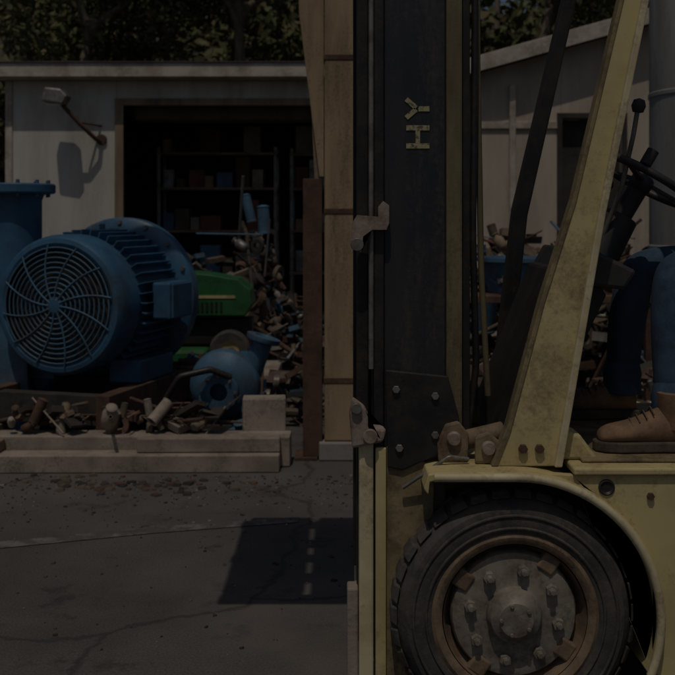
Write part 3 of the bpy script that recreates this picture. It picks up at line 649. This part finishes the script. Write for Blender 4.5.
def drum(x,y,m,h=.88,z=0):
    D=group('oil_drum',(x,y,z)); r=.285
    lathe('drum_shell',[(0,.02),(r-.02,.02),(r-.01,0),(r,.01),(r-.004,.02),(r-.004,h/3-.02),(r+.008,h/3),(r-.004,h/3+.02),(r-.004,2*h/3-.02),(r+.008,2*h/3),(r-.004,2*h/3+.02),(r-.004,h-.02),(r+.003,h),(r-.01,h),(r-.012,h-.02),(0,h-.02)],(x,y,z),(x,y,z+1),m,D,40)
    cyl('drum_bung',(x+.15,y,z+h-.02),(x+.15,y,z+h),.03,M['steel'],D)
drum(2.9,7.6,M['rust']); drum(3.5,7.9,M['blue2']); drum(-2.95,10.9,M['rust']); drum(-3.35,10.7,M['steel'])

# ---------------------------------------------------------------- garage
GA=group('garage_building',(-1.2,12,0))
Y0=11.8
box('wall_front_left',-3.89,-2.58,Y0,Y0+.2,0,3.19,M['white'],GA,.01)
box('wall_front_right',.45,1.35,Y0,Y0+.2,0,3.19,M['white'],GA,.01)
box('door_header',-2.579,.449,Y0+.002,Y0+.2,2.92,3.19,M['white'],GA,.005)
box('wall_left',-3.89,-3.70,Y0+.201,18,0,3.19,M['white'],GA,.0); box('wall_right',1.15,1.35,Y0+.201,18,0,3.19,M['white'],GA,0)
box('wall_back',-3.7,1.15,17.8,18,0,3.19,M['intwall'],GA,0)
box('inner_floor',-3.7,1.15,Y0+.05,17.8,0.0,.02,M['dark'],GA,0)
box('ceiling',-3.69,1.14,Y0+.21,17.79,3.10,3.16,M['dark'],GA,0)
box('roof_slab',-4.05,1.5,Y0-.22,18.2,3.22,3.30,M['roof'],GA,.0)
box('fascia',-4.08,1.53,Y0-.26,Y0-.222,3.20,3.36,M['fascia'],GA,.006)
box('drip_edge',-4.09,1.54,Y0-.28,Y0-.20,3.361,3.375,M['roof'],GA,.003)
box('soffit',-4.05,1.5,Y0-.218,Y0-.002,3.192,3.215,M['fascia'],GA,0)
box('door_jamb_left',-2.60,-2.50,Y0-.03,Y0-.002,0,2.98,M['wood'],GA,.004)
box('door_jamb_right',.40,.50,Y0-.03,Y0-.002,0,2.98,M['wood'],GA,.004)
box('door_lintel',-2.499,.399,Y0-.028,Y0-.003,2.90,2.98,M['wood'],GA,.004)
box('rolled_door',-2.45,.35,Y0+.25,Y0+.6,2.75,3.08,M['intwall'],GA,.05)
box('wall_batten_1',-3.88,-3.80,Y0-.02,Y0-.001,0,3.18,M['fascia'],GA,.003)
WL=group('wall_lamp',(-3.0,Y0-.2,2.7))
tube('lamp_arm',[(-2.76,Y0,2.46),(-2.80,Y0-.12,2.50),(-2.95,Y0-.26,2.66),(-3.10,Y0-.34,2.84),(-3.18,Y0-.36,2.94)],.025,M['rust'],WL)
tube('lamp_brace',[(-2.76,Y0,2.66),(-2.95,Y0-.24,2.68)],.012,M['rust'],WL)
prism('lamp_housing',[(-3.34,2.90),(-3.10,2.86),(-3.04,2.96),(-3.12,3.04),(-3.30,3.06)],Y0-.46,Y0-.24,M['steel'],WL,.02)
box('lamp_lens',-3.29,-3.13,Y0-.43,Y0-.27,2.862,2.872,M['eye'],WL,.0)
lathe('lamp_plate',[(0,-.03),(.06,-.03),(.065,0)],(-2.76,Y0,2.50),(-2.76,Y0+1,2.50),M['rust'],WL,20)
rs=random.Random(4)
for k,(sx,sy) in enumerate(((-2.3,13.0),(-.6,13.2),(-3.3,12.8))):
    SH=group('storage_shelf',(sx,sy,0)); W=1.5 if k<2 else .5
    for xx in (sx,sx+W): 
        for yy in (sy,sy+.45): box('upright_%d_%d'%(int(xx*100),int(yy*100)),xx-.02,xx+.02,yy-.02,yy+.02,0,2.5,M['steel'],SH,0)
    for i,z in enumerate((.3,.85,1.4,1.95,2.4)):
        box('shelf_%d'%i,sx-.03,sx+W+.03,sy-.03,sy+.48,z,z+.03,M['wood'],SH,0)
        x=sx+.05
        while x<sx+W-.2:
            w=rs.uniform(.1,.28); h=rs.uniform(.1,.40)
            if rs.random()<.85: box('box_%d_%d'%(i,int(x*100)),x,x+w,sy+rs.uniform(0,.08),sy+.4,z+.031,z+.031+h,M[rs.choice(['cardboard','red','steel','plank','blue2','litter','rust','cardboard'])],SH,.004)
            x+=w+rs.uniform(.01,.06)

# ---------------------------------------------------------------- right building (gable end)
RBD=group('workshop_building',(5.5,11.5,0))
g0=11.5; ex,rz,ez,rx=1.55,4.35,3.22,5.6
sl=(rz-ez)/(rx-ex)
def gz(x): return ez+sl*(x-ex) if x<rx else rz-sl*(x-rx)
prism('gable_wall_a',[(ex,0),(2.55,0),(2.55,gz(2.55)),(ex,gz(ex))],g0,g0+.2,M['beige'],RBD,.005)
prism('gable_wall_over_door',[(2.551,2.72),(3.25,2.72),(3.25,gz(3.25)),(2.551,gz(2.551))],g0,g0+.2,M['beige'],RBD,.0)
prism('gable_wall_b',[(3.251,0),(2*rx-ex,0),(2*rx-ex,ez),(rx,rz),(3.251,gz(3.251))],g0,g0+.2,M['beige'],RBD,.005)
prism('door_leaf',[(2.56,0),(3.24,0),(3.24,2.71),(2.56,2.71)],g0+.12,g0+.16,M['dark'],RBD,0)
box('door_frame_l',2.50,2.56,g0-.02,g0-.001,0,2.78,M['dark'],RBD,.003); box('door_frame_r',3.245,3.30,g0-.02,g0-.001,0,2.78,M['dark'],RBD,.003); box('door_frame_t',2.561,3.244,g0-.02,g0-.001,2.72,2.78,M['dark'],RBD,.003)
box('workshop_side_wall_l',ex,ex+.2,g0+.201,19,0,ez,M['beige'],RBD,0); box('workshop_side_wall_r',2*rx-ex-.2,2*rx-ex,g0+.201,19,0,ez,M['beige'],RBD,0)
o=.14; ov=.22
prism('roof_left',[(ex-.4,gz(ex-.4)+.01),(rx,rz+.01),(rx,rz+o),(ex-.4,gz(ex-.4)+o)],g0-ov,19.2,M['roof'],RBD,0)
prism('roof_right',[(rx+.001,rz+.01),(2*rx-ex+.4,gz(2*rx-ex+.4)+.01),(2*rx-ex+.4,gz(2*rx-ex+.4)+o),(rx+.001,rz+o)],g0-ov,19.2,M['roof'],RBD,0)
prism('rake_board_left',[(ex-.43,gz(ex-.43)-.01),(rx,rz-.01),(rx,rz+.17),(ex-.43,gz(ex-.43)+.17)],g0-ov-.04,g0-ov-.002,M['fascia'],RBD,.005)
prism('rake_board_right',[(rx+.001,rz-.01),(2*rx-ex+.43,gz(2*rx-ex+.43)-.01),(2*rx-ex+.43,gz(2*rx-ex+.43)+.17),(rx+.001,rz+.17)],g0-ov-.04,g0-ov-.002,M['fascia'],RBD,.005)
box('belt_board',ex,2.499,g0-.03,g0-.001,2.60,2.68,M['fascia'],RBD,.004)
box('downpipe',1.95,2.02,g0-.08,g0-.02,0,3.1,M['fascia'],RBD,.01)
box('window_frame',3.75,4.75,g0-.03,g0-.001,1.6,2.6,M['fascia'],RBD,.005)
box('window_glass',3.83,4.67,g0-.036,g0-.031,1.68,2.52,M['black'],RBD,0)
box('window_mullion',4.23,4.27,g0-.045,g0-.037,1.68,2.52,M['fascia'],RBD,0)
TK=group('storage_tank',(3.2,8.6,0))
lathe('tank_shell',[(0,.1),(.52,.1),(.54,.14),(.54,1.3),(.55,1.31),(.55,1.34),(.54,1.35),(.54,2.6),(.55,2.61),(.55,2.64),(.54,2.65),(.54,3.9),(.45,4.05),(.2,4.15),(0,4.17)],(3.22,8.6,0),(3.22,8.6,1),M['tank'],TK,56)
box('tank_base',2.6,3.84,8.0,9.2,0,.1,M['concrete'],TK,.01)

# ---------------------------------------------------------------- trees
leafm=[]
for i,(a,b) in enumerate((((.085,.100,.035),(.115,.120,.045)),((.05,.065,.022),(.075,.085,.030)),((.14,.115,.050),(.09,.07,.032)))):
    m=mat('foliage_%d'%i,a,b,1.4,.75,0,0,fine=9); leafm.append(m)
def leaves(name,centers,radii,per,size,parent,seed):
    rn=np.random.RandomState(seed); c=[]
    for ce,ra in zip(centers,radii):
        n=int(per*ra*ra); d=rn.normal(size=(n,3)); d/=np.linalg.norm(d,axis=1)[:,None]
        rr=ra*(rn.rand(n)**.45); p=np.array(ce)+d*rr[:,None]*np.array([1,1,.75]); c.append(p)
    c=np.concatenate(c); n=len(c)
    u=rn.normal(size=(n,3)); u/=np.linalg.norm(u,axis=1)[:,None]; v=np.cross(u,rn.normal(size=(n,3))); v/=np.linalg.norm(v,axis=1)[:,None]
    s=size*(.5+rn.rand(n))[:,None]
    q=np.stack([c-u*s,c-v*s*.45,c+u*s,c+v*s*.45],1).reshape(-1,3)
    me=bpy.data.meshes.new(name); me.vertices.add(4*n); me.vertices.foreach_set('co',q.ravel()); me.loops.add(4*n); me.loops.foreach_set('vertex_index',np.arange(4*n,dtype=np.int32))
    me.polygons.add(n); me.polygons.foreach_set('loop_start',np.arange(0,4*n,4,dtype=np.int32)); me.polygons.foreach_set('loop_total',np.full(n,4,dtype=np.int32))
    for m in leafm: me.materials.append(m)
    me.polygons.foreach_set('material_index',rn.choice([0,0,1,1,2],n).astype(np.int32))
    me.update(calc_edges=True); me.validate()
    o=bpy.data.objects.new(name,me); COL.objects.link(o); attach(o,parent); return o
def tree(x,y,h,r,seed,cr=3.0):
    rr=random.Random(seed); T=group('broadleaf_tree',(x,y,0))
    vs=[(x,y,-.1)]; rd=[r*1.3]; ed=[]
    n=6
    for i in range(1,n+1):
        vs.append((x+rr.uniform(-.15,.15)*i*.5,y+rr.uniform(-.15,.15)*i*.5,h*i/n)); rd.append(r*(1-.13*i)); ed.append((i-1,i))
    tips=[(Vector(vs[-1]),1.3)]
    for b in range(9):
        k=rr.choice([3,4,4,5]); base=Vector(vs[k]); a=rr.uniform(0,6.28); L=rr.uniform(.5,1)*cr
        mid=base+Vector((math.cos(a)*L*.5,math.sin(a)*L*.5,L*.3)); tip=base+Vector((math.cos(a)*L,math.sin(a)*L,L*.45+rr.uniform(-.6,.6)))
        i0=len(vs); vs+= [tuple(mid),tuple(tip)]; rd+=[r*.28,r*.12]; ed+=[(k,i0),(i0,i0+1)]
        tips+=[(tip,rr.uniform(.6,1.2)),(mid,rr.uniform(.4,.8))]
    skin('trunk_and_limbs',vs,ed,rd,M['bark'],T,1,0)
    leaves('crown',[t[0] for t in tips],[t[1] for t in tips],560,.085,T,seed)
tree(-5.2,20.5,8.2,.20,1); tree(-2.05,19.8,8.4,.20,2); tree(1.0,21.5,8.5,.20,3); tree(4.4,22,9.0,.22,4); tree(-8.5,21,8.5,.2,5); tree(8.5,22.5,9.0,.22,6); tree(-3.7,22.5,8.8,.15,7)
bm=bmesh.new(); nx,ny=60,16; g=[]
for j in range(ny):
    row=[]
    for i in range(nx):
        x=-90+180*i/(nx-1); y=25+60*j/(ny-1); z=18*(1-math.exp(-(j/(ny-1))*2.5))+math.sin(i*.7)*.6*(j>0)-.05*(j==0)
        row.append(bm.verts.new((x,y,z)))
    g.append(row)
for j in range(ny-1):
    for i in range(nx-1):
        f=bm.faces.new([g[j][i],g[j][i+1],g[j+1][i+1],g[j+1][i]]); f.smooth=True
hm=mat('hillside_soil',(.05,.05,.026),(.08,.06,.038),.8,.95,0,.3)
fin(bm,'hill',hm)
rn=random.Random(9); cs=[];ra=[]
for i in range(230):
    y=rn.uniform(25,48); x=rn.uniform(-1,1)*(14+.35*y); zz=18*(1-math.exp(-((y-25)/60)*2.5)); cs.append((x,y,zz+rn.uniform(.5,4.5))); ra.append(rn.uniform(1.0,2.2))
leaves('distant_woods',cs,ra,140,.20,None,77)
bm=bmesh.new()
for i in range(40):
    y=rn.uniform(24,34); x=rn.uniform(-16,16); add_lathe(bm,[(.16,-.5),(.12,4),(.08,11)],(x,y,0),(x+rn.uniform(-.08,.08),y,1),10)
fin(bm,'woodland_trunks',M['bark'])

# ---------------------------------------------------------------- light, world, camera
sv=Vector((-.20,-1.05,2.45)).normalized()
sun=bpy.data.lights.new('sun','SUN'); sun.energy=.72; sun.angle=math.radians(.5); sun.color=(1,.90,.77)
so=bpy.data.objects.new('sun',sun); so.rotation_euler=sv.to_track_quat('Z','Y').to_euler(); so.location=(0,-5,10); COL.objects.link(so)
w=bpy.data.worlds.new('World'); S.world=w; w.use_nodes=True; nt=w.node_tree
bg=nt.nodes['Background']; sky=nt.nodes.new('ShaderNodeTexSky'); sky.sky_type='NISHITA'; sky.sun_disc=False
sky.sun_elevation=math.asin(sv.z); sky.sun_rotation=math.atan2(sv.x,sv.y); sky.altitude=100; sky.dust_density=2.5
nt.links.new(sky.outputs[0],bg.inputs[0]); bg.inputs[1].default_value=.018
cam=bpy.data.cameras.new('camera'); cam.lens=53.8; cam.sensor_width=36; cam.shift_y=-.174; cam.clip_end=1500; cam.clip_start=.05
cam.dof.use_dof=True; cam.dof.focus_distance=3.15; cam.dof.aperture_fstop=5.6
co=bpy.data.objects.new('camera',cam); co.location=(0,0,1.56); co.rotation_euler=(math.radians(90),0,0); COL.objects.link(co); S.camera=co
S.view_settings.view_transform='Standard'; S.view_settings.look='None'; S.view_settings.exposure=0; S.view_settings.gamma=1
